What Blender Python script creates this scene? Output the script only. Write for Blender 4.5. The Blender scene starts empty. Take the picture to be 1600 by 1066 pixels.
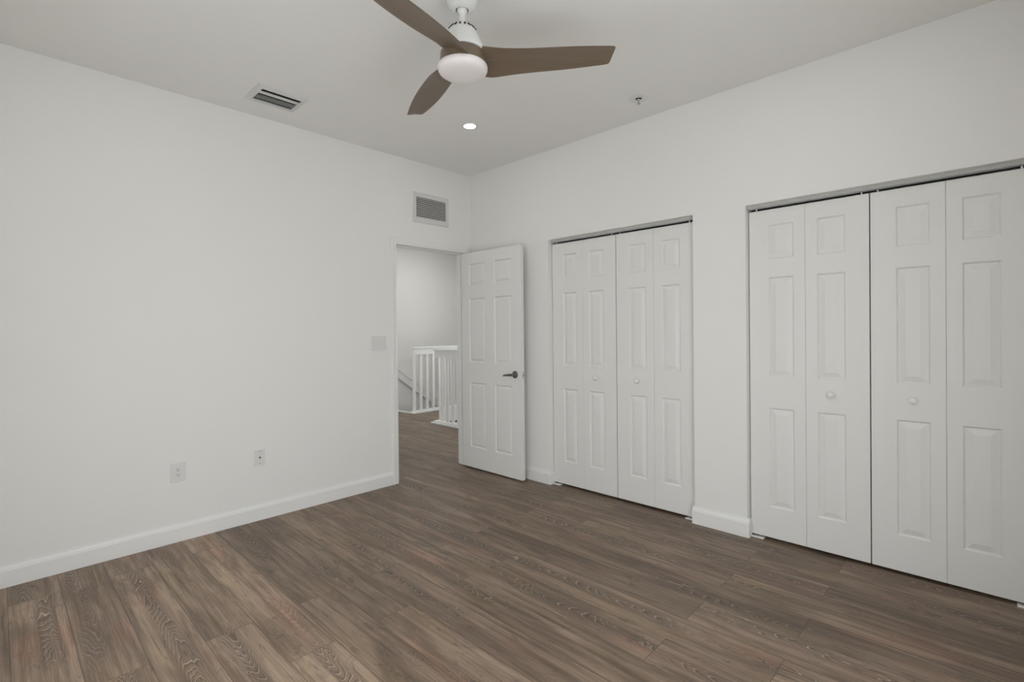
import bpy, bmesh, math, random
from mathutils import Vector, Matrix
S = bpy.context.scene
COL = S.collection
random.seed(7)

# ---------------------------------------------------------------- camera
yaw, pitch, roll = 0.8039, -0.0063, -0.0099
FPX, SHY = 778.7353, -11.4089
fw = Vector((math.sin(yaw)*math.cos(pitch), math.cos(yaw)*math.cos(pitch), math.sin(pitch)))
rt = Vector((math.cos(yaw), -math.sin(yaw), 0)); up = rt.cross(fw)
r2 = rt*math.cos(roll) + up*math.sin(roll); u2 = -rt*math.sin(roll) + up*math.cos(roll)
cam_d = bpy.data.cameras.new('camera'); cam = bpy.data.objects.new('camera', cam_d); COL.objects.link(cam)
M = Matrix((( r2.x, u2.x, -fw.x, -3.2441), (r2.y, u2.y, -fw.y, -3.6874), (r2.z, u2.z, -fw.z, 1.3042), (0, 0, 0, 1)))
cam.matrix_world = M
cam_d.sensor_width = 36.0; cam_d.lens = FPX/1600*36
cam_d.shift_y = SHY/1600
cam_d.clip_start = 0.02
S.camera = cam

# ---------------------------------------------------------------- world, light, exposure
H = 2.8161
S.view_settings.view_transform = 'Standard'; S.view_settings.look = 'None'
S.view_settings.gamma = 1.0; S.view_settings.use_curve_mapping = False
S.view_settings.exposure = 0.0
wd = bpy.data.worlds.new('daylight'); S.world = wd; wd.use_nodes = True
wd.node_tree.nodes['Background'].inputs[0].default_value = (0.965, 1.0, 1.035, 1)
SKY_UP, GROUND_FILL = 2.75, 2.35     # sky above the horizon, added ground glow below it to lift the ceiling
_n = wd.node_tree.nodes; _l = wd.node_tree.links
_tc = _n.new('ShaderNodeTexCoord'); _sp = _n.new('ShaderNodeSeparateXYZ'); _mr = _n.new('ShaderNodeMapRange')
_l.new(_tc.outputs['Generated'], _sp.inputs[0]); _l.new(_sp.outputs[2], _mr.inputs[0])
_mr.inputs[1].default_value = -0.02; _mr.inputs[2].default_value = 0.02
_mr.inputs[3].default_value = GROUND_FILL; _mr.inputs[4].default_value = SKY_UP
_l.new(_mr.outputs[0], _n['Background'].inputs[1])
def area(name, loc, rot, sx, sy, power, col=(1, 1, 1)):
    l = bpy.data.lights.new(name, 'AREA'); l.shape = 'RECTANGLE'; l.size = sx; l.size_y = sy
    l.energy = power; l.color = col
    o = bpy.data.objects.new(name, l); o.location = loc; o.rotation_euler = rot; COL.objects.link(o)
    return o
# daylight entering the glass door behind the photographer; the two hall lamps are added fill
area('window_daylight_back', (-2.45, -4.12, 1.05), (math.radians(90), 0, 0), 1.8, 2.0, 8, (0.965, 1.0, 1.035))
area('fill_light_hall', (3.34, 1.3, 1.4), (math.radians(90), 0, math.radians(90)), 1.6, 1.6, 5, (0.965, 1.0, 1.035))
area('fill_light_stair', (-1.74, 3.1, 1.4), (math.radians(90), 0, math.radians(-90)), 1.2, 1.6, 2, (0.965, 1.0, 1.035))
LENS = 48.0      # emission of a downlight lens

# ---------------------------------------------------------------- materials
def mat(name, col, rough=0.5, metal=0.0, bump=0.0, bscale=200.0, emit=None, spec=0.5, vary=0.0):
    m = bpy.data.materials.new(name); m.use_nodes = True
    nt = m.node_tree; b = nt.nodes['Principled BSDF']
    b.inputs['Base Color'].default_value = (*col, 1); b.inputs['Roughness'].default_value = rough
    b.inputs['Metallic'].default_value = metal; b.inputs['Specular IOR Level'].default_value = spec
    tc = nt.nodes.new('ShaderNodeTexCoord')
    if bump:
        n = nt.nodes.new('ShaderNodeTexNoise'); n.inputs['Scale'].default_value = bscale; n.inputs['Detail'].default_value = 3
        nt.links.new(tc.outputs['Object'], n.inputs['Vector'])
        bp = nt.nodes.new('ShaderNodeBump'); bp.inputs['Strength'].default_value = bump; bp.inputs['Distance'].default_value = 0.002
        nt.links.new(n.outputs['Fac'], bp.inputs['Height']); nt.links.new(bp.outputs['Normal'], b.inputs['Normal'])
    if vary:
        n = nt.nodes.new('ShaderNodeTexNoise'); n.inputs['Scale'].default_value = 3; n.inputs['Detail'].default_value = 4
        nt.links.new(tc.outputs['Object'], n.inputs['Vector'])
        mx = nt.nodes.new('ShaderNodeMix'); mx.data_type = 'RGBA'
        mx.inputs[6].default_value = (*[c*(1-vary) for c in col], 1); mx.inputs[7].default_value = (*[min(1, c*(1+vary)) for c in col], 1)
        nt.links.new(n.outputs['Fac'], mx.inputs[0]); nt.links.new(mx.outputs[2], b.inputs['Base Color'])
    if emit:
        b.inputs['Emission Color'].default_value = (*emit[0], 1); b.inputs['Emission Strength'].default_value = emit[1]
    return m
WALLC = (0.895, 0.886, 0.855)
m_wall = mat('wall_paint', WALLC, 0.7, bump=0.06, bscale=260, spec=0.3, vary=0.008)
m_ceil = mat('ceiling_paint', (0.90, 0.89, 0.86), 0.85, bump=0.05, bscale=300, spec=0.2, vary=0.008)
m_trim = mat('trim_gloss_paint', (0.90, 0.90, 0.875), 0.35, bump=0.02, bscale=60)
m_door = mat('door_paint', (0.85, 0.845, 0.815), 0.45, bump=0.03, bscale=90)
m_vent = mat('vent_enamel', (0.74, 0.735, 0.71), 0.45, vary=0.02)
m_plate = mat('white_plastic', (0.80, 0.795, 0.77), 0.35, vary=0.01)
m_fanw = mat('white_fan_enamel', (0.82, 0.82, 0.80), 0.3, vary=0.01)
m_diff = mat('frosted_diffuser', (0.86, 0.81, 0.79), 0.45, vary=0.01)
m_dark = mat('dark_recess', (0.012, 0.012, 0.011), 0.9, vary=0.1)
m_duct = mat('duct_grey', (0.10, 0.10, 0.095), 0.7, vary=0.1)
m_metal = mat('dark_satin_nickel', (0.20, 0.19, 0.18), 0.28, 0.9, vary=0.05)
m_chrome = mat('bright_metal', (0.62, 0.61, 0.60), 0.25, 0.9, vary=0.05)
m_alu = mat('painted_track', (0.55, 0.55, 0.53), 0.45, vary=0.03)
m_lens_hall = mat('added_hall_lens', (1, 1, 1), 0.5, emit=((1.0, 0.985, 0.96), 235.0))  # lens of the added hall downlights, stronger to brighten the hall
m_lens = mat('lit_lens', (1, 1, 1), 0.5, emit=((1.0, 0.985, 0.96), LENS))

def wood_blade():
    m = mat('blade_wood', (0.15, 0.115, 0.085), 0.38)
    nt = m.node_tree; b = nt.nodes['Principled BSDF']
    tc = nt.nodes.new('ShaderNodeTexCoord'); mp = nt.nodes.new('ShaderNodeMapping'); mp.inputs['Scale'].default_value = (3, 60, 60)
    n = nt.nodes.new('ShaderNodeTexNoise'); n.inputs['Scale'].default_value = 1.5; n.inputs['Detail'].default_value = 5
    cr = nt.nodes.new('ShaderNodeValToRGB')
    cr.color_ramp.elements[0].position = 0.3; cr.color_ramp.elements[0].color = (0.155, 0.114, 0.078, 1)
    cr.color_ramp.elements[1].position = 0.7; cr.color_ramp.elements[1].color = (0.190, 0.142, 0.100, 1)
    L = nt.links.new
    L(tc.outputs['Object'], mp.inputs[0]); L(mp.outputs[0], n.inputs['Vector']); L(n.outputs['Fac'], cr.inputs[0]); L(cr.outputs[0], b.inputs['Base Color'])
    return m
m_wood = wood_blade()

def floor_material():
    m = bpy.data.materials.new('walnut_plank_floor'); m.use_nodes = True
    nt = m.node_tree; N = nt.nodes.new; L = nt.links.new; b = nt.nodes['Principled BSDF']
    uv = N('ShaderNodeUVMap'); uv.uv_map = 'plank'
    at = N('ShaderNodeAttribute'); at.attribute_name = 'seed'
    sx = N('ShaderNodeSeparateXYZ'); L(uv.outputs[0], sx.inputs[0])
    sc = N('ShaderNodeSeparateColor'); L(at.outputs['Color'], sc.inputs[0])
    def math_(op, a, bb=None, c=None, clamp=False):
        n = N('ShaderNodeMath'); n.operation = op; n.use_clamp = clamp
        for i, v in enumerate((a, bb, c)):
            if v is None: continue
            if isinstance(v, (int, float)): n.inputs[i].default_value = v
            else: L(v, n.inputs[i])
        return n.outputs[0]
    def coord(kx, ky, ks):
        c = N('ShaderNodeCombineXYZ')
        L(math_('MULTIPLY', sx.outputs[0], kx), c.inputs[0]); L(math_('MULTIPLY', sx.outputs[1], ky), c.inputs[1])
        L(math_('MULTIPLY', sc.outputs[0], ks), c.inputs[2]); return c.outputs[0]
    def noise(vec, detail=2, rough=0.5, dist=0.0):
        n = N('ShaderNodeTexNoise'); n.inputs['Scale'].default_value = 1; n.inputs['Detail'].default_value = detail
        n.inputs['Roughness'].default_value = rough; n.inputs['Distortion'].default_value = dist; L(vec, n.inputs['Vector']); return n.outputs['Fac']
    def ramp(v, lo, hi):
        n = N('ShaderNodeMapRange'); n.interpolation_type = 'SMOOTHSTEP'; n.inputs[1].default_value = lo; n.inputs[2].default_value = hi; L(v, n.inputs[0]); return n.outputs[0]
    def mix(f, a, bb, mode='MIX'):
        n = N('ShaderNodeMix'); n.data_type = 'RGBA'; n.blend_type = mode
        if isinstance(f, (int, float)): n.inputs[0].default_value = f
        else: L(f, n.inputs[0])
        for i, v in ((6, a), (7, bb)):
            if isinstance(v, tuple): n.inputs[i].default_value = (*v, 1)
            else: L(v, n.inputs[i])
        return n.outputs[2]
    # uv in metres: x across the plank (0..0.192), y along it
    broad = noise(coord(9, 1.5, 50), 3, 0.55, 0.6)          # soft dark and light bands
    streak = noise(coord(42, 1.5, 91), 4, 0.6, 0.3)         # long streaks
    fine = noise(coord(240, 6, 33), 3, 0.6)                 # pores
    patch = noise(coord(15, 5.0, 71), 3, 0.62, 1.5)         # knots and dark heart
    wob = noise(coord(14, 2.6, 23), 2, 0.5, 0.4)
    low = noise(coord(3, 0.9, 12), 1)
    # cathedral figure: nested arches, contours of v + k*(u-uc)^2 + noise
    uc = math_('ADD', 0.096, math_('MULTIPLY', math_('SUBTRACT', sc.outputs[2], 0.5), 0.09))
    du = math_('ADD', math_('SUBTRACT', sx.outputs[0], uc), math_('MULTIPLY', math_('SUBTRACT', wob, 0.5), 0.06))
    du2 = math_('MULTIPLY', du, du)
    sgn = math_('SIGN', math_('SUBTRACT', sc.outputs[1], 0.45))
    field = math_('ADD', math_('ADD', math_('MULTIPLY', sx.outputs[1], sgn), math_('MULTIPLY', du2, 85)), math_('MULTIPLY', wob, 0.55))
    heart = math_('MULTIPLY', ramp(math_('ABSOLUTE', du), 0.050, 0.022), ramp(low, 0.44, 0.56))
    ringv = math_('MULTIPLY', field, 15)
    tri = math_('ABSOLUTE', math_('SUBTRACT', math_('FRACT', ringv), 0.5))
    tri2 = math_('ABSOLUTE', math_('SUBTRACT', math_('FRACT', math_('ADD', ringv, 0.24)), 0.5))
    base = mix(ramp(broad, 0.32, 0.68), (0.312, 0.226, 0.160), (0.158, 0.110, 0.075))
    base = mix(math_('MULTIPLY', ramp(streak, 0.46, 0.74), 0.85), base, (0.092, 0.061, 0.041))
    base = mix(math_('MULTIPLY', ramp(streak, 0.46, 0.24), 0.50), base, (0.40, 0.305, 0.225))
    base = mix(math_('MULTIPLY', heart, 0.55), base, (0.125, 0.088, 0.064))
    base = mix(math_('MULTIPLY', ramp(patch, 0.54, 0.74), 0.70), base, (0.085, 0.059, 0.043))
    base = mix(math_('MULTIPLY', ramp(fine, 0.44, 0.70), 0.40), base, (0.12, 0.083, 0.058))
    base = mix(math_('MULTIPLY', ramp(fine, 0.48, 0.28), 0.20), base, (0.45, 0.35, 0.27))
    base = mix(math_('MULTIPLY', math_('MULTIPLY', ramp(tri2, 0.26, 0.46), heart), 0.55), base, (0.065, 0.045, 0.033))
    base = mix(math_('MULTIPLY', math_('MULTIPLY', ramp(tri, 0.43, 0.49), heart), 0.80), base, (0.46, 0.37, 0.29))
    # pale squiggles where the limewash caught in knots
    sq = noise(coord(55, 22, 17), 2, 0.5, 1.0)
    sql = ramp(math_('ABSOLUTE', math_('SUBTRACT', sq, 0.5)), 0.016, 0.004)
    base = mix(math_('MULTIPLY', math_('MULTIPLY', sql, ramp(patch, 0.56, 0.66)), 0.55), base, (0.44, 0.35, 0.27))
    # hue wander between boards: reddish and olive washes
    tc = N('ShaderNodeTexCoord'); mp = N('ShaderNodeMapping'); mp.inputs['Scale'].default_value = (7.5, 1.9, 1); L(tc.outputs['Object'], mp.inputs[0])
    hue = noise(mp.outputs[0], 2)
    base = mix(math_('MULTIPLY', ramp(hue, 0.54, 0.72), 0.34), base, (1.25, 0.84, 0.78), 'MULTIPLY')
    base = mix(math_('MULTIPLY', ramp(hue, 0.46, 0.30), 0.30), base, (1.04, 0.98, 0.70), 'MULTIPLY')
    # board to board value
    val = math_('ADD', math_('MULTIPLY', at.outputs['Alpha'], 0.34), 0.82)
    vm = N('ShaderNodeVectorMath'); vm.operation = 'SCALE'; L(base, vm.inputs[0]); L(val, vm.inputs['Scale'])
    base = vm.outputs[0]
    # joints
    ex = math_('MINIMUM', sx.outputs[0], math_('SUBTRACT', 0.192, sx.outputs[0]))
    ey = math_('MINIMUM', sx.outputs[1], math_('SUBTRACT', 1.41, sx.outputs[1]))
    e = math_('MINIMUM', ex, ey)
    joint = ramp(e, 0.0018, 0.0004)
    base = mix(math_('MULTIPLY', joint, 0.75), base, (0.035, 0.026, 0.02))
    L(base, b.inputs['Base Color'])
    rg = math_('ADD', math_('MULTIPLY', fine, 0.16), 0.36); L(rg, b.inputs['Roughness'])
    b.inputs['Specular IOR Level'].default_value = 0.45
    hgt = math_('SUBTRACT', math_('MULTIPLY', fine, -0.35), math_('MULTIPLY', joint, 1.2))
    bp = N('ShaderNodeBump'); bp.inputs['Strength'].default_value = 0.35; bp.inputs['Distance'].default_value = 0.0012
    L(hgt, bp.inputs['Height']); L(bp.outputs['Normal'], b.inputs['Normal'])
    return m
m_floor = floor_material()

# ---------------------------------------------------------------- helpers
def add_box(bm, a, b, mi=0):
    x0, x1 = sorted((a[0], b[0])); y0, y1 = sorted((a[1], b[1])); z0, z1 = sorted((a[2], b[2]))
    v = [bm.verts.new(p) for p in ((x0,y0,z0),(x1,y0,z0),(x1,y1,z0),(x0,y1,z0),(x0,y0,z1),(x1,y0,z1),(x1,y1,z1),(x0,y1,z1))]
    for f in ((0,3,2,1),(4,5,6,7),(0,1,5,4),(1,2,6,5),(2,3,7,6),(3,0,4,7)):
        fc = bm.faces.new([v[i] for i in f]); fc.material_index = mi
def add_poly_prism(bm, pts, axis_vec, mi=0):
    a = [bm.verts.new(p) for p in pts]; b_ = [bm.verts.new(Vector(p)+Vector(axis_vec)) for p in pts]
    n = len(pts)
    fs = [bm.faces.new(a), bm.faces.new(b_[::-1])]
    for i in range(n): fs.append(bm.faces.new((a[i], b_[i], b_[(i+1) % n], a[(i+1) % n])))
    for f in fs: f.material_index = mi
def add_lathe(bm, prof, seg=48, c=(0, 0, 0), axis='z', mi=0, mfun=None):
    rings = []
    for r, h in prof:
        ring = []
        if r < 1e-6:
            p = {'z': (c[0], c[1], c[2]+h), 'y': (c[0], c[1]+h, c[2]), 'x': (c[0]+h, c[1], c[2])}[axis]
            ring = [bm.verts.new(p)]
        else:
            for k in range(seg):
                t = 2*math.pi*k/seg; A, B = r*math.cos(t), r*math.sin(t)
                p = {'z': (c[0]+A, c[1]+B, c[2]+h), 'y': (c[0]+A, c[1]+h, c[2]+B), 'x': (c[0]+h, c[1]+A, c[2]+B)}[axis]
                ring.append(bm.verts.new(p))
        rings.append(ring)
    for i in range(len(rings)-1):
        a, b_ = rings[i], rings[i+1]
        for k in range(seg):
            k2 = (k+1) % seg
            if len(a) == 1 and len(b_) == 1: continue
            if len(a) == 1: f = bm.faces.new((a[0], b_[k], b_[k2]))
            elif len(b_) == 1: f = bm.faces.new((a[k], b_[0], a[k2]))
            else: f = bm.faces.new((a[k], b_[k], b_[k2], a[k2]))
            f.material_index = mi if mfun is None else mfun(i)
            f.smooth = True
def obj(name, bm, m, parent=None, bevel=0.0, smooth=False, recalc=True, sharp=None):
    if recalc: bmesh.ops.recalc_face_normals(bm, faces=bm.faces[:])
    me = bpy.data.meshes.new(name); bm.to_mesh(me); bm.free()
    for mm in (m if isinstance(m, (list, tuple)) else [m]): me.materials.append(mm)
    o = bpy.data.objects.new(name, me); COL.objects.link(o)
    if parent: o.parent = parent
    if bevel:
        md = o.modifiers.new('bevel', 'BEVEL'); md.width = bevel; md.segments = 2; md.limit_method = 'ANGLE'; md.angle_limit = math.radians(50)
    if smooth:
        for p in me.polygons: p.use_smooth = True
    if sharp is not None:
        me.set_sharp_from_angle(angle=math.radians(sharp))
    return o
def tag(o, label, cat, group=None, kind=None):
    o['label'] = label; o['category'] = cat
    if group: o['group'] = group
    if kind: o['kind'] = kind
    return o
def empty(name, loc, label, cat, group=None, kind=None, rz=0):
    o = bpy.data.objects.new(name, None); COL.objects.link(o); o.location = loc; o.rotation_euler = (0, 0, rz); o.empty_display_size = 0.1
    return tag(o, label, cat, group, kind)
def box_obj(name, a, b, m, parent=None, bevel=0.0):
    bm = bmesh.new(); add_box(bm, a, b); return obj(name, bm, m, parent, bevel)

# ---------------------------------------------------------------- measures
RX0, RY0 = -3.62, -3.98        # far sides of the room behind the photographer
XO, XD, HO = -0.845, -0.078, 2.058   # doorway in the left wall
WT = 0.11
C1, W1, C2, W2, HC, REC = -0.9959, 0.3120, -2.5882, 0.3112, 2.0655, 0.0508
G = 0.004
HX0, HX1, HY1 = -1.6, 3.2, 3.9  # stair hall
# openings in the right wall
O1 = (C1+G, C1-4*W1-G); O2 = (C2+G, C2-4*W2-G)

# ---------------------------------------------------------------- floor
def plank_floor(name, rects, label):
    bm = bmesh.new(); uvl = bm.loops.layers.uv.new('plank'); cl = bm.loops.layers.float_color.new('seed')
    PW, PL = 0.192, 1.41
    rng = {}
    for (x0, x1, y0, y1) in rects:
        for k in range(-24, 24):
            rx0 = -0.72 + 0.192*k; rx1 = rx0+PW
            if rx1 <= x0 or rx0 >= x1: continue
            yb = -1.285 if (k % 2 == 0) else -1.685
            if k % 2 == 0: pass
            # row 0 spans x -0.72..-0.528; the first joint alternates from row to row
            for j in range(-6, 6):
                ry0 = yb + PL*j; ry1 = ry0+PL
                if ry1 <= y0 or ry0 >= y1: continue
                a, b_, c, d = max(rx0, x0), min(rx1, x1), max(ry0, y0), min(ry1, y1)
                if (k, j) not in rng: 
                    rr = random.Random(k*131+j*17+5); rng[(k, j)] = (rr.random(), rr.random(), rr.random())
                s = rng[(k, j)]
                tone = s[2]*0.9 + (1.15 if rx0 < -2.3 else 0.0)   # boards toward the side wall get a raised tone
                vs = [bm.verts.new((X, Y, 0)) for X, Y in ((a, c), (b_, c), (b_, d), (a, d))]
                f = bm.faces.new(vs)
                for lp in f.loops:
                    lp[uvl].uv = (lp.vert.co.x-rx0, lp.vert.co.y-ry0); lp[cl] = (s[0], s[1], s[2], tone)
        # slab edge and underside
    bmesh.ops.remove_doubles(bm, verts=bm.verts[:], dist=1e-5)
    o = obj(name, bm, m_floor, recalc=False)
    sol = o.modifiers.new('slab', 'SOLIDIFY'); sol.thickness = 0.04; sol.offset = -1
    return tag(o, label, 'floor', kind='structure')
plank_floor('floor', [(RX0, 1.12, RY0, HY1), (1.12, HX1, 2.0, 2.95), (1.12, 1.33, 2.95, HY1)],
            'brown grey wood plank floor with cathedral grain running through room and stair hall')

# ---------------------------------------------------------------- walls and ceiling
def wall(name, boxes, label, m=m_wall):
    bm = bmesh.new()
    for a, b_ in boxes: add_box(bm, a, b_)
    return tag(obj(name, bm, m), label, 'wall', kind='structure')
wall('wall_left', [((RX0-0.1, 0, 0), (XO, WT, H)), ((XO, 0, HO), (XD, WT, H)), ((XD, 0, 0), (0.75, WT, H))],
     'long pale grey wall on the left with the doorway at its right end')
wall('wall_right', [((0, 0, 0), (WT, O1[0], H)), ((0, O1[0], HC), (WT, O1[1], H)), ((0, O1[1], 0), (WT, O2[0], H)),
                    ((0, O2[0], HC), (WT, O2[1], H)), ((0, O2[1], 0), (WT, RY0-0.1, H))],
     'pale grey wall on the right holding the two closet openings')
wall('wall_closet', [((0.70, -0.02, 0), (0.75, RY0-0.1, H)), ((WT, -1.7-0.6, 0), (0.70, -1.7-0.66, H)), ((WT, -0.0, 0), (0.70, -0.06, H)),
                     ((WT, RY0-0.1, 0), (0.70, RY0-0.04, H))],
     'unlit inner walls of the closets, glimpsed as black gaps round the bifold doors')
BWX = (-3.38, -1.52); BWZ = (0.6, 2.1); SWY = (-3.1, -1.5)
wall('wall_back', [((RX0-0.1, RY0, 0), (BWX[0], RY0-0.12, H)), ((BWX[1], RY0, 0), (0, RY0-0.12, H)),
                   ((BWX[0], RY0, 2.1), (BWX[1], RY0-0.12, H))],
     'wall behind the photographer with a wide glass door opening')
wall('wall_side', [((RX0, RY0, 0), (RX0-0.12, SWY[0], H)), ((RX0, SWY[1], 0), (RX0-0.12, 0, H)),
                   ((RX0, SWY[0], 0), (RX0-0.12, SWY[1], 0.45)), ((RX0, SWY[0], BWZ[1]), (RX0-0.12, SWY[1], H))],
     'wall to the left of the photographer with an added window opening')
# window frames in those openings (outside the picture); the side window is added for its light
def window(name, a, b_, along, label):
    e = empty(name, ((a[0]+b_[0])/2, (a[1]+b_[1])/2, a[2]), label, 'window', kind='structure')
    bm = bmesh.new(); t = 0.05; z0, z1 = a[2], b_[2]
    o = e.location
    def bx(p, q): add_box(bm, Vector(p)-o, Vector(q)-o)
    if along == 'x':
        y0, y1 = a[1], b_[1]; m0 = (a[0]+b_[0])/2
        bx((a[0], y0, z0), (a[0]+t, y1, z1)); bx((b_[0]-t, y0, z0), (b_[0], y1, z1)); bx((m0-t/2, y0, z0+t), (m0+t/2, y1, z1-t))
        bx((a[0]+t, y0, z0), (b_[0]-t, y1, z0+t)); bx((a[0]+t, y0, z1-t), (b_[0]-t, y1, z1))
    else:
        x0, x1 = a[0], b_[0]; m0 = (a[1]+b_[1])/2
        bx((x0, a[1], z0), (x1, a[1]+t, z1)); bx((x0, b_[1]-t, z0), (x1, b_[1], z1)); bx((x0, m0-t/2, z0+t), (x1, m0+t/2, z1-t))
        bx((x0, a[1]+t, z0), (x1, b_[1]-t, z0+t)); bx((x0, a[1]+t, z1-t), (x1, b_[1]-t, z1))
    obj('window_frame', bm, m_trim, e)
window('window_1', (BWX[0], RY0-0.09, 0.0), (BWX[1], RY0-0.04, BWZ[1]), 'x', 'white framed full-height glass door behind the photographer')

window('window_added', (RX0-0.09, SWY[0], 0.45), (RX0-0.04, SWY[1], BWZ[1]), 'y', 'added white framed window, unseen, to the left of the photographer')

# hall shell
wall('wall_hall_far', [((HX0-0.1, HY1, -1.7), (HX1+0.1, HY1+0.1, H))], 'bright pale wall beyond the doorway, behind the stair railing')
wall('wall_hall_right', [((HX1, WT, -1.7), (HX1+0.1, 0.5, H)), ((HX1, 2.1, -1.7), (HX1+0.1, HY1, H)), ((HX1, 0.5, -1.7), (HX1+0.1, 2.1, 0.6)), ((HX1, 0.5, 2.2), (HX1+0.1, 2.1, H))], 'pale end wall of the stair hall beyond the railing')  # opening added out of view to let fill light in
wall('wall_hall_left', [((HX0, WT, 0), (HX0-0.1, 2.5, H)), ((HX0, 3.7, 0), (HX0-0.1, HY1, H)), ((HX0, 2.5, 0), (HX0-0.1, 3.7, 0.6)), ((HX0, 2.5, 2.2), (HX0-0.1, 3.7, H))],
     'side wall of the stair hall, out of view left of the doorway')  # opening here is likewise added for the hall fill lamp
wall('wall_hall_near', [((0.75, 0, -1.7), (HX1+0.1, WT, H))], 'hall wall behind the closets')
wall('wall_stairwell', [((1.08, WT, -1.7), (1.12, 2.0, -0.04)), ((1.12, 1.96, -1.7), (HX1, 2.0, -0.04)),
                        ((1.33, 2.95, -1.7), (HX1, 2.99, -0.04)), ((1.29, 2.95, -1.7), (1.33, HY1, -0.04))],
     'pale wall of the stairwell below the hall floor')
tag(box_obj('floor_stairwell', (1.08, WT, -1.75), (HX1, HY1, -1.7), m_floor), 'lower level floor at the bottom of the stairwell', 'floor', kind='structure')
tag(box_obj('ceiling', (RX0-0.12, RY0-0.12, H), (0.75, WT/2, H+0.08), m_ceil), 'flat pale grey ceiling above the fan', 'ceiling', kind='structure')
tag(box_obj('ceiling_hall', (HX0-0.1, WT/2, H), (HX1+0.1, HY1+0.1, H+0.08), m_ceil), 'flat ceiling of the stair hall beyond the doorway', 'ceiling', kind='structure')

# ---------------------------------------------------------------- baseboards
BH, BT = 0.118, 0.014
def bb_prof():   # (out, z)
    return [(0, 0), (BT, 0), (BT, 0.086), (BT-0.003, 0.090), (BT-0.003, 0.094), (BT-0.007, 0.104), (0.004, 0.110), (0.004, BH), (0, BH)]
def baseboard(name, runs, label):
    bm = bmesh.new()
    for (p, q, n) in runs:
        p, q, n = Vector(p), Vector(q), Vector(n)
        add_poly_prism(bm, [p + n*o + Vector((0, 0, z)) for o, z in bb_prof()], q-p)
    return tag(obj(name, bm, m_trim, bevel=0.0012), label, 'baseboard', kind='structure')
CW = 0.058
baseboard('baseboard_left', [((RX0, 0, 0), (XO-CW, 0, 0), (0, -1, 0))], 'white baseboard along the foot of the long left wall')
baseboard('baseboard_right', [((0, -0.016, 0), (0, O1[0]-BT, 0), (-1, 0, 0)), ((-0.0, O1[0], 0), (REC-0.004, O1[0], 0), (0, -1, 0))],
          'short white baseboard between the open door and the far closet')
baseboard('baseboard_pier', [((0, O1[1]+BT, 0), (0, O2[0]-BT, 0), (-1, 0, 0)), ((0, O1[1], 0), (REC-0.004, O1[1], 0), (0, 1, 0)), ((0, O2[0], 0), (REC-0.004, O2[0], 0), (0, -1, 0))],
          'white baseboard on the wall pier between the two closets')
baseboard('baseboard_back', [((RX0+BT, RY0, 0), (BWX[0], RY0, 0), (0, 1, 0)), ((BWX[1], RY0, 0), (-0.0, RY0, 0), (0, 1, 0))], 'white baseboard on the wall behind the photographer')
baseboard('baseboard_side', [((RX0, RY0, 0), (RX0, -BT, 0), (1, 0, 0))], 'white baseboard on the wall to the left of the photographer')
# stair nosing at the head of the stairs
tag(box_obj('trim_1', (1.30, 3.0, 0.0), (1.345, HY1, 0.022), m_trim, bevel=0.004), 'white floor-edge trim at the head of the stairs beyond the doorway', 'trim', kind='structure')

# ---------------------------------------------------------------- doorway casing and jamb
casing = empty('trim_2', ((XO+XD)/2, 0, 0), 'white moulded casing and jamb around the doorway in the left wall', 'door casing', kind='structure')
cx = casing.location.x
def casing_prof():   # (across from the opening, out)
    return [(0, 0), (0, 0.008), (0.006, 0.012), (0.014, 0.010), (0.020, 0.013), (0.044, 0.017), (0.054, 0.017), (CW, 0.013), (CW, 0)]
def casing_piece(bm, side):
    E = 0.004  # reveal
    x0, x1, zt = XO-E+0.004, XD+E-0.004, HO
    rings = []
    for a, o in casing_prof():
        if side == 'l': pts = [(x0-a, -o, 0), (x0-a, -o, zt+a)]
        elif side == 'r': pts = [(x1+a, -o, zt+a), (x1+a, -o, 0)]
        else: pts = [(x0-a, -o, zt+a), (x1+a, -o, zt+a)]
        rings.append([bm.verts.new((p[0]-cx, p[1], p[2])) for p in pts])
    n = len(rings)
    for i in range(n):
        a, b_ = rings[i], rings[(i+1) % n]
        bm.faces.new((a[0], a[1], b_[1], b_[0]))
    bm.faces.new([r[0] for r in rings]); bm.faces.new([r[1] for r in rings][::-1])
for nm, s in (('side_casing', 'l'), ('side_casing', 'r'), ('head_casing', 'h')):
    bm = bmesh.new(); casing_piece(bm, s); obj(nm, bm, m_trim, casing)
bm = bmesh.new()
JT = 0.002
add_box(bm, (XO-cx, 0.0, 0), (XO+JT-cx, WT, HO)); add_box(bm, (XD-JT-cx, 0.0, 0), (XD-cx, WT, HO)); add_box(bm, (XO-cx, 0, HO-JT), (XD-cx, WT, HO))
obj('jamb', bm, m_trim, casing)
bm = bmesh.new()
add_box(bm, (XO+JT-cx, 0.042, 0), (XO+0.012-cx, 0.078, HO-JT)); add_box(bm, (XD-0.012-cx, 0.042, 0), (XD-JT-cx, 0.078, HO-JT)); add_box(bm, (XO+0.012-cx, 0.042, HO-0.013), (XD-0.012-cx, 0.078, HO-JT))
obj('door_stop', bm, m_trim, casing, bevel=0.002)

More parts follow.
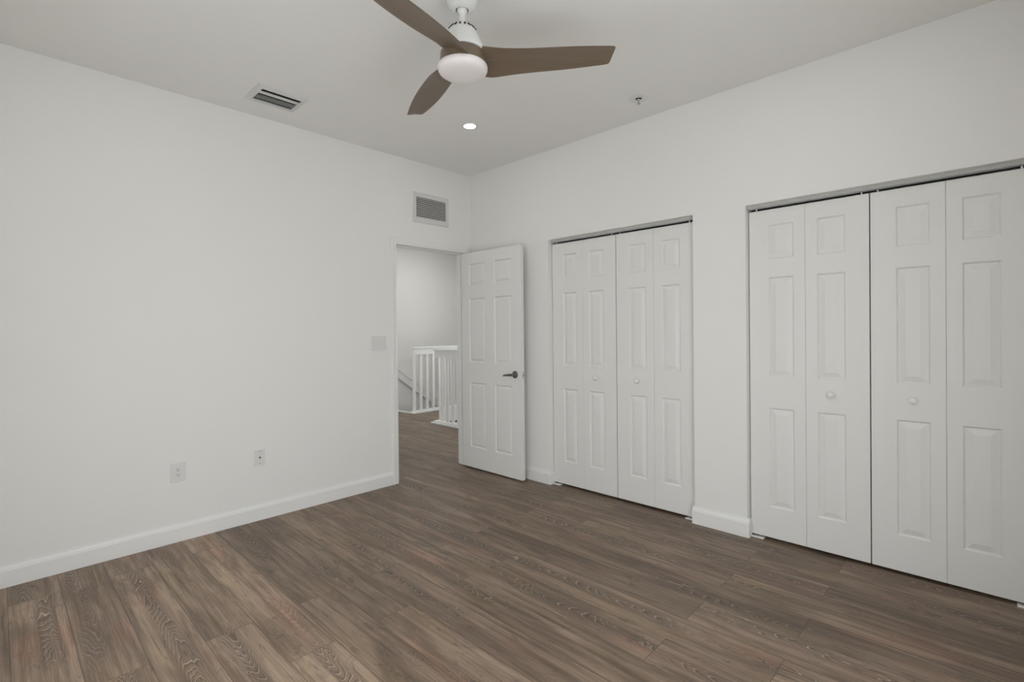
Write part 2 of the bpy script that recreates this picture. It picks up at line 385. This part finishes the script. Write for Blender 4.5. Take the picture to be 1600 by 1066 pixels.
# ---------------------------------------------------------------- panelled leaves
def panel_leaf(w, z0, z1, th, panels, groove, rise, margin):
    """leaf in local space: x 0..w, front face at y=0 looking to -y, back at y=th"""
    bm = bmesh.new()
    xs = sorted({0, w, *[p[0] for p in panels], *[p[1] for p in panels]})
    zs = sorted({z0, z1, *[p[2] for p in panels], *[p[3] for p in panels]})
    cache = {}
    def V(x, y, z):
        k = (round(x, 5), round(y, 5), round(z, 5))
        if k not in cache: cache[k] = bm.verts.new((x, y, z))
        return cache[k]
    for side in (0, 1):
        Y = th*side; sg = 1 if side == 0 else -1
        for i in range(len(xs)-1):
            for j in range(len(zs)-1):
                a, b_, c, d = xs[i], xs[i+1], zs[j], zs[j+1]
                if any(p[0] <= a+1e-6 and p[1] >= b_-1e-6 and p[2] <= c+1e-6 and p[3] >= d-1e-6 for p in panels): continue
                bm.faces.new([V(a, Y, c), V(b_, Y, c), V(b_, Y, d), V(a, Y, d)])
        for (a, b_, c, d) in panels:
            prev = None
            for ins, dep in ((0, 0), (0.002, 0.0015), (groove-0.002, 0.0095), (groove+0.001, 0.0095), (margin, rise), (None, rise)):
                if ins is None:
                    bm.faces.new(prev); break
                # edge of panel may touch several grid vertices; straight rect corners suffice for a flat face
                ring = [V(a+ins, Y+sg*dep, c+ins), V(b_-ins, Y+sg*dep, c+ins), V(b_-ins, Y+sg*dep, d-ins), V(a+ins, Y+sg*dep, d-ins)]
                if prev:
                    for k in range(4): bm.faces.new((prev[k], prev[(k+1) % 4], ring[(k+1) % 4], ring[k]))
                prev = ring
    # edges
    for q in (((0, 0, z0), (0, th, z0), (0, th, z1), (0, 0, z1)), ((w, 0, z0), (w, th, z0), (w, th, z1), (w, 0, z1)),
              ((0, 0, z0), (w, 0, z0), (w, th, z0), (0, th, z0)), ((0, 0, z1), (w, 0, z1), (w, th, z1), (0, th, z1))):
        bm.faces.new([bm.verts.new(p) for p in q])
    return bm
ROT = math.radians(-90)   # local +x runs to world -y, local front (-y) looks to world -x

# entry door, standing open at a right angle to the left wall
dr = empty('door_1', (-0.118, -0.008, 0), 'open white six-panel door with a dark lever handle beside the far corner', 'door', kind='structure', rz=ROT)
DW = 0.775
pl = []
for a, b_ in ((0.106, 0.327), (0.445, 0.664)):
    for c, d in ((0.207, 0.818), (1.010, 1.612), (1.733, 1.938)): pl.append((a, b_, c, d))
obj('door_leaf', panel_leaf(DW, 0.014, 2.042, 0.035, pl, 0.012, 0.002, 0.034), m_door, dr)
# lever handle
hx, hz = 0.700, 0.922
hd = bmesh.new()
add_lathe(hd, [(0, -0.010), (0.026, -0.010), (0.0315, -0.007), (0.0325, 0.0)], 32, (hx, 0, hz), 'y')
rose = obj('handle_rosette', hd, m_metal, dr)
rose['label'] = 'dark metal round rosette'
def lever_bm(sgn, y0):
    bm = bmesh.new()
    add_lathe(bm, [(0.011, 0), (0.011, -0.040*sgn), (0, -0.040*sgn)] , 20, (hx, y0, hz), 'y')
    # curved grip towards the hinge side
    P = []
    n = 12
    for i in range(n+1):
        t = i/n; x = hx - 0.092*t; z = hz + 0.002*math.sin(t*math.pi)-0.010*t; y = y0 - sgn*(0.045 + 0.004*math.sin(t*math.pi))
        rz_ = 0.0115*(1-0.38*t); ry_ = 0.0065
        P.append([bm.verts.new((x, y+ry_*math.cos(2*math.pi*k/12), z+rz_*math.sin(2*math.pi*k/12))) for k in range(12)])
    for i in range(n):
        for k in range(12): f = bm.faces.new((P[i][k], P[i+1][k], P[i+1][(k+1) % 12], P[i][(k+1) % 12])); f.smooth = True
    bm.faces.new(P[0]); bm.faces.new(P[-1])
    return bm
lv = obj('handle_lever', lever_bm(1, -0.010), m_metal, rose); lv['label'] = 'dark metal lever'
bm = bmesh.new(); add_lathe(bm, [(0, 0.010), (0.026, 0.010), (0.0315, 0.007), (0.0325, 0.0)], 32, (hx, 0.035, hz), 'y')
rb = obj('handle_rosette', bm, m_metal, dr)
bm = bmesh.new(); 
add_lathe(bm, [(0.011, 0), (0.011, 0.03), (0, 0.03)], 20, (hx, 0.045, hz), 'y'); add_box(bm, (hx-0.11, 0.068, hz-0.008), (hx+0.01, 0.078, hz+0.008)); obj('handle_lever', bm, m_metal, rb)
bm = bmesh.new(); add_box(bm, (DW-0.0005, 0.006, hz-0.028), (DW+0.0015, 0.029, hz+0.028)); lp = obj('latch_plate', bm, m_plate, dr, bevel=0.0005)
bm = bmesh.new(); add_lathe(bm, [(0, 0.0006), (0.0055, 0.0006), (0.0055, 0)], 14, (DW+0.0015, 0.0175, hz+0.021), 'x'); add_lathe(bm, [(0, 0.0006), (0.0055, 0.0006), (0.0055, 0)], 14, (DW+0.0015, 0.0175, hz-0.021), 'x')
sc_ = obj('latch_screw', bm, m_metal, lp); sc_['label'] = 'dark screw heads'
bm = bmesh.new(); add_box(bm, (DW+0.001, 0.010, hz-0.009), (DW+0.009, 0.025, hz+0.009)); obj('latch_bolt', bm, m_chrome, lp, bevel=0.002)
for z in (0.25, 1.03, 1.82):
    bm = bmesh.new(); add_lathe(bm, [(0, 0), (0.006, 0), (0.006, 0.09), (0, 0.09)], 14, (0.002, 0.040, z-0.045), 'z'); obj('hinge', bm, m_plate, dr)

# bifold closet doors
def knob(parent, x, z):
    bm = bmesh.new()
    add_lathe(bm, [(0.009, 0.0), (0.008, -0.010), (0.0125, -0.016), (0.0175, -0.022), (0.0175, -0.027), (0.014, -0.0315), (0.007, -0.034), (0, -0.0345)], 28, (x, 0, z), 'y')
    return obj('knob', bm, m_trim, parent)
def bifold(name, ystart, W, first, label):
    e = empty(name, (REC, ystart, 0), label, 'closet door', kind='structure', rz=ROT)
    Z = ((0.205, 0.815), (1.005, 1.615), (1.725, 1.935))
    gap = 0.0012
    for k in range(2):
        wide_left = (k == 0)
        a = 0.112 if wide_left else 0.060
        b_ = a+0.139
        x0 = k*W + (0.0015 if (k == 0) else 0.0007); x1 = (k+1)*W - 0.0007
        # wider gap where the two pairs meet and at the jambs
        if k == 0 and not first: x0 = 0.0030
        if k == 1: x1 = (k+1)*W - (0.0030 if first else 0.0020)
        w = x1-x0
        bm = panel_leaf(w, 0.017, 2.029, 0.034, [(a-(x0-k*W), b_-(x0-k*W), c, d) for c, d in Z], 0.010, 0.0012, 0.040)
        bmesh.ops.translate(bm, verts=bm.verts[:], vec=(x0, 0, 0))
        obj('door_leaf', bm, m_door, e)
    kx = (W+0.060+0.0695) if first else (0.112+0.0695)
    knob(e, kx, 0.922)
    for px in ((0.045, 2*W-0.036) if first else (0.036, 2*W-0.045)):
        bm = bmesh.new(); add_lathe(bm, [(0, 0), (0.004, 0), (0.004, 0.0165), (0, 0.0165)], 12, (px, 0.006, 2.029), 'z'); obj('pivot_pin', bm, m_trim, e)
bifold('door_2', C1, W1, True, 'left pair of white bifold closet leaves in the far closet beside the open door')
bifold('door_3', C1-2*W1, W1, False, 'right pair of white bifold closet leaves in the far closet, next to the wall pier')
bifold('door_4', C2, W2, True, 'left pair of white bifold closet leaves in the near closet, next to the wall pier')
bifold('door_5', C2-2*W2, W2, False, 'right pair of white bifold closet leaves in the near closet at the right picture edge')
def track(name, O, label):
    e = empty(name, (0.035, O[0], 2.045), label, 'door track', 'metal tracks over the bifold closet doors', rz=ROT)
    L_ = O[0]-O[1]-0.004
    bm = bmesh.new(); t = 0.002
    # inverted channel: local y = world +x
    add_box(bm, (0.002, 0.0, 0.0), (L_, t, HC-2.045-0.0005)); add_box(bm, (0.002, 0.036-t, 0.0), (L_, 0.036, HC-2.045-0.0005))
    add_box(bm, (0.002, t, HC-2.045-0.0025), (L_, 0.036-t, HC-2.045-0.0005))
    obj('channel', bm, m_alu, e)
track('closet_track', O1, 'thin grey metal door track under the header of the far closet')
track('closet_track', O2, 'thin grey metal door track under the header of the near closet')
def bracket(y, sgn, label):
    # L-shaped floor bracket of the bottom pivot; runs sgn along world y from the jamb
    e = empty('pivot_bracket', (0.03, y, 0), label, 'bracket', 'white pivot brackets under the bifold doors')
    bm = bmesh.new()
    add_box(bm, (0.0, 0, 0), (0.045, sgn*0.068, 0.004)); add_box(bm, (0.0, 0, 0.004), (0.004, sgn*0.068, 0.0095))
    obj('foot', bm, m_trim, e, bevel=0.0008)
    bm = bmesh.new(); add_lathe(bm, [(0, 0), (0.004, 0), (0.004, 0.0085), (0, 0.0085)], 12, (0.030, sgn*0.040, 0.004), 'z'); obj('socket', bm, m_chrome, e)
bracket(O1[0]-BT-0.001, -1, 'white floor pivot bracket at the left jamb of the far closet')
bracket(O1[1]+BT+0.001, 1, 'white floor pivot bracket at the right jamb of the far closet')
bracket(O2[0]-BT-0.001, -1, 'white floor pivot bracket at the left jamb of the near closet')
bracket(O2[1]+0.001, 1, 'white floor pivot bracket at the right jamb of the near closet')

# ---------------------------------------------------------------- ceiling fan
FX, FY = -1.796, -2.006
fan = empty('ceiling_fan', (FX, FY, H), 'white ceiling fan with three brown wood blades and a round frosted light', 'ceiling fan')
bm = bmesh.new()
add_lathe(bm, [(0, -0.0005), (0.070, -0.0005), (0.071, -0.010), (0.070, -0.045), (0.064, -0.070), (0.052, -0.088), (0.036, -0.097), (0.029, -0.098), (0.028, -0.088)], 48)
add_lathe(bm, [(0.028, -0.088), (0.0, -0.086)], 48, mi=1)
obj('canopy', bm, [m_fanw, m_dark], fan, sharp=40)
bm = bmesh.new()
add_lathe(bm, [(0.018, -0.082), (0.0225, -0.090), (0.0235, -0.098), (0.021, -0.107), (0.0145, -0.112), (0.0140, -0.122), (0.0140, -0.178), (0, -0.178)], 32)
obj('downrod', bm, m_fanw, fan, sharp=50)
bm = bmesh.new()
bell = [(0.0145, -0.164), (0.024, -0.166), (0.028, -0.169), (0.045, -0.176), (0.058, -0.186), (0.067, -0.199), (0.075, -0.214), (0.084, -0.235), (0.094, -0.260), (0.101, -0.280), (0.101, -0.288), (0, -0.288)]
add_lathe(bm, bell, 64)
for k in range(18):
    t = 2*math.pi*k/18
    c_, s_ = math.cos(t), math.sin(t)
    # slot lying on the shoulder of the bell
    p0 = Vector((0.050, 0, -0.1765)); p1 = Vector((0.0635, 0, -0.1905)); nrm = Vector((0.7, 0, 0.72)).normalized()
    tv = Vector((0, 1, 0)); hw = 0.0026
    q = [p0 - tv*hw, p1 - tv*hw, p1 + tv*hw, p0 + tv*hw]
    R_ = Matrix.Rotation(t, 3, 'Z')
    v0 = [bm.verts.new(R_ @ (a + nrm*0.0025)) for a in q]; v1 = [bm.verts.new(R_ @ (a - nrm*0.005)) for a in q]
    fs = [bm.faces.new(v0), bm.faces.new(v1[::-1])] + [bm.faces.new((v0[i], v1[i], v1[(i+1) % 4], v0[(i+1) % 4])) for i in range(4)]
    for f in fs: f.material_index = 1
obj('motor_housing', bm, [m_fanw, m_dark], fan, sharp=40)
# carved wood hub
bm = bmesh.new()
add_lathe(bm, [(0, -0.284), (0.085, -0.284), (0.096, -0.290), (0.098, -0.302), (0.100, -0.322), (0.103, -0.335), (0.103, -0.342), (0, -0.342)], 64)
obj('hub', bm, m_wood, fan, sharp=45)
def blade_bm():
    bm = bmesh.new()
    # (r, leading edge offset, trailing edge offset, height lead, height trail, thickness)
    # +t is the counter-clockwise side (low), -t the clockwise side (high)
    st = [(0.030, -0.055, 0.062, 0.028, -0.024, 0.020), (0.070, -0.055, 0.080, 0.030, -0.028, 0.020), (0.100, -0.053, 0.092, 0.031, -0.031, 0.019),
          (0.130, -0.051, 0.097, 0.028, -0.031, 0.016), (0.165, -0.052, 0.096, 0.024, -0.027, 0.013), (0.215, -0.056, 0.092, 0.020, -0.021, 0.011),
          (0.28, -0.062, 0.086, 0.017, -0.016, 0.010), (0.36, -0.069, 0.079, 0.016, -0.012, 0.009), (0.44, -0.074, 0.069, 0.017, -0.010, 0.008),
          (0.52, -0.075, 0.057, 0.019, -0.008, 0.0075), (0.59, -0.073, 0.044, 0.021, -0.006, 0.007), (0.645, -0.070, 0.033, 0.023, -0.005, 0.0065),
          (0.662, -0.067, 0.028, 0.023, -0.004, 0.006), (0.668, -0.062, 0.022, 0.022, -0.003, 0.005)]
    rings = []
    n = 9
    for i, (r, a, b_, za, zb, th) in enumerate(st):
        up_, lo = [], []
        for k in range(n):
            s = k/(n-1); t = a+(b_-a)*s; z = za+(zb-za)*s
            arch = 0.010*math.sin(math.pi*s)*(1-0.4*r/0.66)
            edge = max(0.12, math.sin(math.pi*min(max(s, 0.02), 0.98))**0.45)
            # swept tip: trailing side a little shorter
            rr = r - 0.012*s*max(0, min(1, (r-0.45)/0.15))
            up_.append((rr, t, z+arch+th*0.5*edge)); lo.append((rr, t, z+arch-th*0.5*edge))
        rings.append([bm.verts.new(p) for p in up_ + lo[::-1]])
    m_ = len(rings[0])
    for i in range(len(rings)-1):
        for k in range(m_):
            f = bm.faces.new((rings[i][k], rings[i+1][k], rings[i+1][(k+1) % m_], rings[i][(k+1) % m_])); f.smooth = True
    bm.faces.new(rings[0]); bm.faces.new(rings[-1][::-1])
    return bm
ZB = 2.503 - H
TH = -0.785
b0 = obj('blade', blade_bm(), m_wood, fan, smooth=True, sharp=60)
b0.modifiers.new('subdiv', 'SUBSURF').levels = 1; b0.modifiers['subdiv'].render_levels = 2
b0.location = (0, 0, ZB); b0.rotation_euler = (0, 0, TH)
for k in (1, 2):
    c = b0.copy(); COL.objects.link(c); c.parent = fan; c.rotation_euler = (0, 0, TH+k*2*math.pi/3)
bm = bmesh.new()
add_lathe(bm, [(0, -0.341), (0.102, -0.341), (0.1085, -0.344), (0.1100, -0.349), (0.1092, -0.360), (0.104, -0.369), (0.094, -0.376), (0.075, -0.381), (0.045, -0.384), (0, -0.385)], 64)
obj('light_diffuser', bm, m_diff, fan, sharp=50)

# ---------------------------------------------------------------- downlights
def downlight(x, y, label, z=H, grp='round recessed downlights in the ceiling', ml=None):
    e = empty('recessed_downlight', (x, y, z), label, 'ceiling light', grp)
    bm = bmesh.new(); add_lathe(bm, [(0.042, -0.0030), (0.046, -0.0040), (0.058, -0.0035), (0.064, -0.002), (0.065, -0.0003), (0.042, -0.0003), (0.042, -0.0030)], 40); obj('trim_ring', bm, m_fanw, e, sharp=60)
    bm = bmesh.new(); add_lathe(bm, [(0, -0.0042), (0.0415, -0.0038), (0.0415, -0.0008), (0, -0.0008)], 40); obj('lens', bm, ml or m_lens, e, sharp=60)
downlight(-0.796, -0.917, 'glowing recessed downlight in the ceiling near the far corner')
downlight(-2.822, -1.02, 'recessed downlight just above the picture, over the left wall')
downlight(-0.815, -3.04, 'recessed downlight just above the picture, over the closets')
downlight(-2.822, -3.04, 'recessed downlight overhead near the photographer')
downlight(0.4, 2.3, 'added unseen downlight in the hall ceiling outside the doorway', ml=m_lens_hall)  # hall downlights are added out of view to light the hall
downlight(2.4, 1.5, 'added unseen downlight in the hall ceiling above the nearer stairwell', ml=m_lens_hall)
downlight(1.9, 3.0, 'added unseen downlight in the hall ceiling above the far stair railing', ml=m_lens_hall)

# ---------------------------------------------------------------- ceiling supply register
vx0, vx1, vy0, vy1 = -2.121, -1.811, -0.508, -0.237
ve = empty('supply_vent', ((vx0+vx1)/2, (vy0+vy1)/2, H), 'white rectangular supply vent in the ceiling left of the fan', 'vent')
hx_, hy_ = (vx1-vx0)/2, (vy1-vy0)/2; ix, iy = 0.121, 0.092
bm = bmesh.new()
def ringrect(a, b_, z): return [bm.verts.new(p) for p in ((-a, -b_, z), (a, -b_, z), (a, b_, z), (-a, b_, z))]
rr_ = [ringrect(hx_, hy_, -0.0002), ringrect(hx_-0.002, hy_-0.002, -0.004), ringrect(ix+0.010, iy+0.010, -0.013), ringrect(ix, iy, -0.013), ringrect(ix, iy, -0.0002)]
for i in range(len(rr_)-1):
    for k in range(4): bm.faces.new((rr_[i][k], rr_[i][(k+1) % 4], rr_[i+1][(k+1) % 4], rr_[i+1][k]))
obj('frame', bm, m_vent, ve, recalc=True)
bm = bmesh.new(); add_box(bm, (-ix, -iy, -0.0012), (ix, iy, -0.0002)); bk = obj('duct_opening', bm, m_duct, ve); bk['label'] = 'dark duct behind the blades'
def vblade(yc, w, tilt, zc):
    bm = bmesh.new(); n = 6; P = []
    for i in range(n+1):
        s = i/n-0.5; y = yc + w*s*math.cos(tilt); z = zc + w*s*math.sin(tilt) + 0.10*w*math.cos(s*math.pi)
        P.append((y, z))
    vs = [[bm.verts.new((X, y, z+dz)) for X in (-ix+0.002, ix-0.002)] for dz in (0, 0.0012) for (y, z) in P]
    for i in range(n):
        bm.faces.new((vs[i][0], vs[i][1], vs[i+1][1], vs[i+1][0])); bm.faces.new((vs[n+1+i][0], vs[n+1+i][1], vs[n+2+i][1], vs[n+2+i][0]))
    obj('blade', bm, m_vent, ve)
vblade(-0.050, 0.062, 0.17, -0.015)
vblade(0.010, 0.020, 0.75, -0.009); vblade(0.030, 0.020, 0.75, -0.009); vblade(0.050, 0.020, 0.75, -0.009); vblade(0.075, 0.026, 0.55, -0.010)

# ---------------------------------------------------------------- return air grille
gx0, gx1, gz0, gz1 = -0.667, -0.267, 2.279, 2.546
ge = empty('return_grille', ((gx0+gx1)/2, 0, gz0), 'white louvered return air grille on the wall above the doorway', 'vent')
gw, gh = (gx1-gx0)/2, gz1-gz0; jx = 0.166; jz0, jz1 = 0.046, 0.226
bm = bmesh.new()
def ringv(a, z0, z1, y): return [bm.verts.new(p) for p in ((-a, y, z0), (a, y, z0), (a, y, z1), (-a, y, z1))]
rr_ = [ringv(gw, 0, gh, -0.0003), ringv(gw-0.001, 0.001, gh-0.001, -0.006), ringv(gw-0.006, 0.006, gh-0.006, -0.009), ringv(jx+0.004, jz0-0.004, jz1+0.004, -0.007), ringv(jx, jz0, jz1, -0.006), ringv(jx, jz0, jz1, -0.0005)]
for i in range(len(rr_)-1):
    for k in range(4): bm.faces.new((rr_[i][k], rr_[i][(k+1) % 4], rr_[i+1][(k+1) % 4], rr_[i+1][k]))
obj('frame', bm, m_vent, ge)
bm = bmesh.new(); add_box(bm, (-jx, -0.0016, jz0), (jx, -0.0003, jz1)); o = obj('backing', bm, m_duct, ge); o['label'] = 'dark duct behind the slats'
NS = 11; pitch_ = (jz1-jz0)/NS
bm = bmesh.new(); add_poly_prism(bm, [(-jx+0.0005, -0.002, 0.0085), (-jx+0.0005, -0.0075, 0.0005), (-jx+0.0005, -0.0075, -0.0005), (-jx+0.0005, -0.002, 0.0070)], (2*jx-0.001, 0, 0))
s0 = obj('slat', bm, m_vent, ge); s0.location = (0, 0, jz0+0.0015)
for i in range(1, NS):
    c = s0.copy(); COL.objects.link(c); c.parent = ge; c.location = (0, 0, jz0+0.0015+i*pitch_)

# ---------------------------------------------------------------- wall plates
def plate(name, x0, x1, z0, z1, label, cat):
    e = empty(name, ((x0+x1)/2, 0, z0), label, cat)
    w, h = (x1-x0)/2, z1-z0
    bm = bmesh.new(); add_poly_prism(bm, [(-w, -0.0003, 0), (-w+0.0008, -0.004, 0.0008), (w-0.0008, -0.004, 0.0008), (w, -0.0003, 0)], (0, 0, 0.00001)) if False else None
    add_box(bm, (-w, -0.0055, 0), (w, -0.0003, h)); obj('cover_plate', bm, m_plate, e, bevel=0.003)
    return e, w, h
def screw(e, x, z, m=m_chrome, r=0.0028):
    bm = bmesh.new(); add_lathe(bm, [(0, -0.0070), (r*0.8, -0.0068), (r, -0.0055)], 12, (x, 0, z), 'y'); obj('screw', bm, m, e)
e, w, h = plate('light_switch', -1.091, -0.955, 1.146, 1.271, 'white double light switch on the left wall beside the doorway', 'light switch')
for xc, tl in ((-0.031, 1), (0.017, -1)):
    bm = bmesh.new(); add_box(bm, (xc-0.0175, -0.0065, 0.027), (xc+0.0175, -0.0055, 0.098)); fr = obj('switch_frame', bm, m_plate, e, bevel=0.0004)
    bm = bmesh.new(); add_poly_prism(bm, [(xc-0.0155, -0.0055, 0.030), (xc-0.0155, -0.0085 if tl > 0 else -0.0125, 0.030), (xc-0.0155, -0.0095, 0.0625), (xc-0.0155, -0.0125 if tl > 0 else -0.0085, 0.095), (xc-0.0155, -0.0055, 0.095)], (0.031, 0, 0))
    obj('rocker', bm, m_plate, fr)
    screw(e, xc, 0.014, m_plate); screw(e, xc, 0.111, m_plate)
e, w, h = plate('power_outlet', -2.497, -2.414, 0.374, 0.492, 'white duplex power outlet low on the left wall, nearest the left picture edge', 'outlet')
bm = bmesh.new(); add_box(bm, (-0.0168, -0.0075, 0.026), (0.0168, -0.0055, 0.093)); fc = obj('receptacle', bm, m_plate, e, bevel=0.0006)
for zc in (0.044, 0.077):
    for xs_, hh in ((-0.006, 0.0085), (0.006, 0.0075)):
        bm = bmesh.new(); add_box(bm, (xs_-0.0012, -0.0079, zc-hh/2+0.002), (xs_+0.0012, -0.0074, zc+hh/2+0.002)); obj('slot', bm, m_dark, fc)
    bm = bmesh.new(); add_lathe(bm, [(0, -0.0079), (0.0026, -0.0079), (0.0026, -0.0074)], 12, (0, 0, zc-0.008), 'y'); obj('slot', bm, m_dark, fc)
screw(e, 0, 0.0595, m_plate, 0.002)
e, w, h = plate('cable_outlet', -2.006, -1.935, 0.379, 0.493, 'small wall plate with one round cable jack, right of the power outlet', 'outlet')
bm = bmesh.new(); add_lathe(bm, [(0, -0.0165), (0.0028, -0.0165), (0.0045, -0.0160), (0.0045, -0.010), (0.0062, -0.010), (0.0062, -0.0055)], 16, (0, 0, 0.057), 'y'); o = obj('cable_jack', bm, m_metal, e); o['label'] = 'dark threaded jack'
screw(e, 0, 0.016, m_metal, 0.0034); screw(e, 0, 0.098, m_metal, 0.0034)

# ---------------------------------------------------------------- sprinkler
se = empty('fire_sprinkler', (-0.306, -2.026, H), 'small round ceiling fire sprinkler with a metal deflector above the closets', 'sprinkler')
bm = bmesh.new(); add_lathe(bm, [(0.062, -0.0003), (0.061, -0.004), (0.045, -0.007), (0.024, -0.0075), (0.021, -0.005), (0.021, -0.0003)], 40); obj('escutcheon', bm, m_plate, se, sharp=60)
bm = bmesh.new(); add_lathe(bm, [(0.021, -0.0012), (0, -0.0012)], 32); o = obj('recess', bm, m_dark, se); o['label'] = 'black recess'
bm = bmesh.new(); add_lathe(bm, [(0, -0.0012), (0.009, -0.0012), (0.009, -0.012), (0.005, -0.014), (0.004, -0.016), (0, -0.016)], 20)
for s in (-1, 1):
    add_poly_prism(bm, [(s*0.0085, -0.0015, -0.010), (s*0.011, -0.0015, -0.018), (s*0.004, -0.0015, -0.034), (s*0.0015, -0.0015, -0.034), (s*0.0075, -0.0015, -0.018), (s*0.006, -0.0015, -0.010)], (0, 0.003, 0))
obj('body', bm, m_chrome, se)
bm = bmesh.new(); add_lathe(bm, [(0, -0.034), (0.003, -0.034), (0.003, -0.037), (0.013, -0.0375), (0.013, -0.039), (0, -0.039)], 24); obj('deflector', bm, m_chrome, se)

# ---------------------------------------------------------------- stair railings in the hall
def railing(name, p0, length, along, first, step, n, label):
    """along: 'x' or 'y-'; local +x runs along the rail"""
    e = empty(name, (p0[0], p0[1], 0), label, 'railing', rz=0 if along == 'x' else ROT)
    bm = bmesh.new(); add_box(bm, (-0.055, -0.065, 0), (length, 0.05, 0.022)); add_box(bm, (-0.02, -0.032, 0.022), (length, 0.032, 0.042)); obj('base_board', bm, m_trim, e, bevel=0.004)
    bm = bmesh.new(); add_box(bm, (0.0, -0.022, 0.935), (length, 0.022, 1.030)); obj('top_rail', bm, m_trim, e, bevel=0.002)
    bm = bmesh.new(); add_box(bm, (-0.02, -0.05, 1.030), (length, 0.05, 1.056)); obj('handrail_cap', bm, m_trim, e, bevel=0.005)
    bm = bmesh.new(); add_box(bm, (-0.019, -0.018, 0.042), (0.019, 0.018, 0.935)); b0 = obj('baluster', bm, m_trim, e, bevel=0.002); b0.location = (first, 0, 0)
    for i in range(1, n):
        c = b0.copy(); COL.objects.link(c); c.parent = e; c.location = (first+i*step, 0, 0)
    return e
railing('stair_railing', (1.362, 2.95), 3.2-1.362-0.005, 'x', 0.022, 0.1245, 15, 'white stair railing farther back in the hall, left of the nearer one')
railing('stair_railing', (1.10, 2.0), 2.0-WT-0.005, 'y-', 0.135, 0.117, 15, 'nearer white stair railing in the hall, right beside the open door')
nr = bpy.data.objects['stair_railing.001']
bm = bmesh.new(); add_box(bm, (-0.02, 0.055, 0), (0.025, 2.09, 0.20)); obj('stair_curb', bm, m_trim, nr, bevel=0.004)
# sloping handrail board on the far hall wall
sl = (0.419-0.642)/(1.998-1.684)
xa, xb = 1.36, 3.15
za = 0.642+sl*(xa-1.684); zb = 0.642+sl*(xb-1.684)
hr = empty('stair_handrail', (xa, HY1, za), 'white sloping handrail board on the far hall wall following the stairs down', 'handrail')
bm = bmesh.new(); add_poly_prism(bm, [(0, -0.045, -0.012), (xb-xa, -0.045, zb-za-0.012), (xb-xa, -0.045, zb-za-0.155), (0, -0.045, -0.155)], (0, 0.0445, 0)); obj('board', bm, m_trim, hr)
bm = bmesh.new(); add_poly_prism(bm, [(0, -0.055, 0.012), (xb-xa, -0.055, zb-za+0.012), (xb-xa, -0.055, zb-za-0.012), (0, -0.055, -0.012)], (0, 0.0545, 0)); obj('cap', bm, m_trim, hr)
# stairs going down behind the far railing
bm = bmesh.new()
for i in range(7):
    add_box(bm, (1.335+0.26*i, 2.995, -0.19*(i+1)-0.19), (1.335+0.26*(i+1), HY1-0.002, -0.19*(i+1)))
tag(obj('staircase', bm, m_floor), 'steps leading down behind the far stair railing', 'stairs', kind='structure')
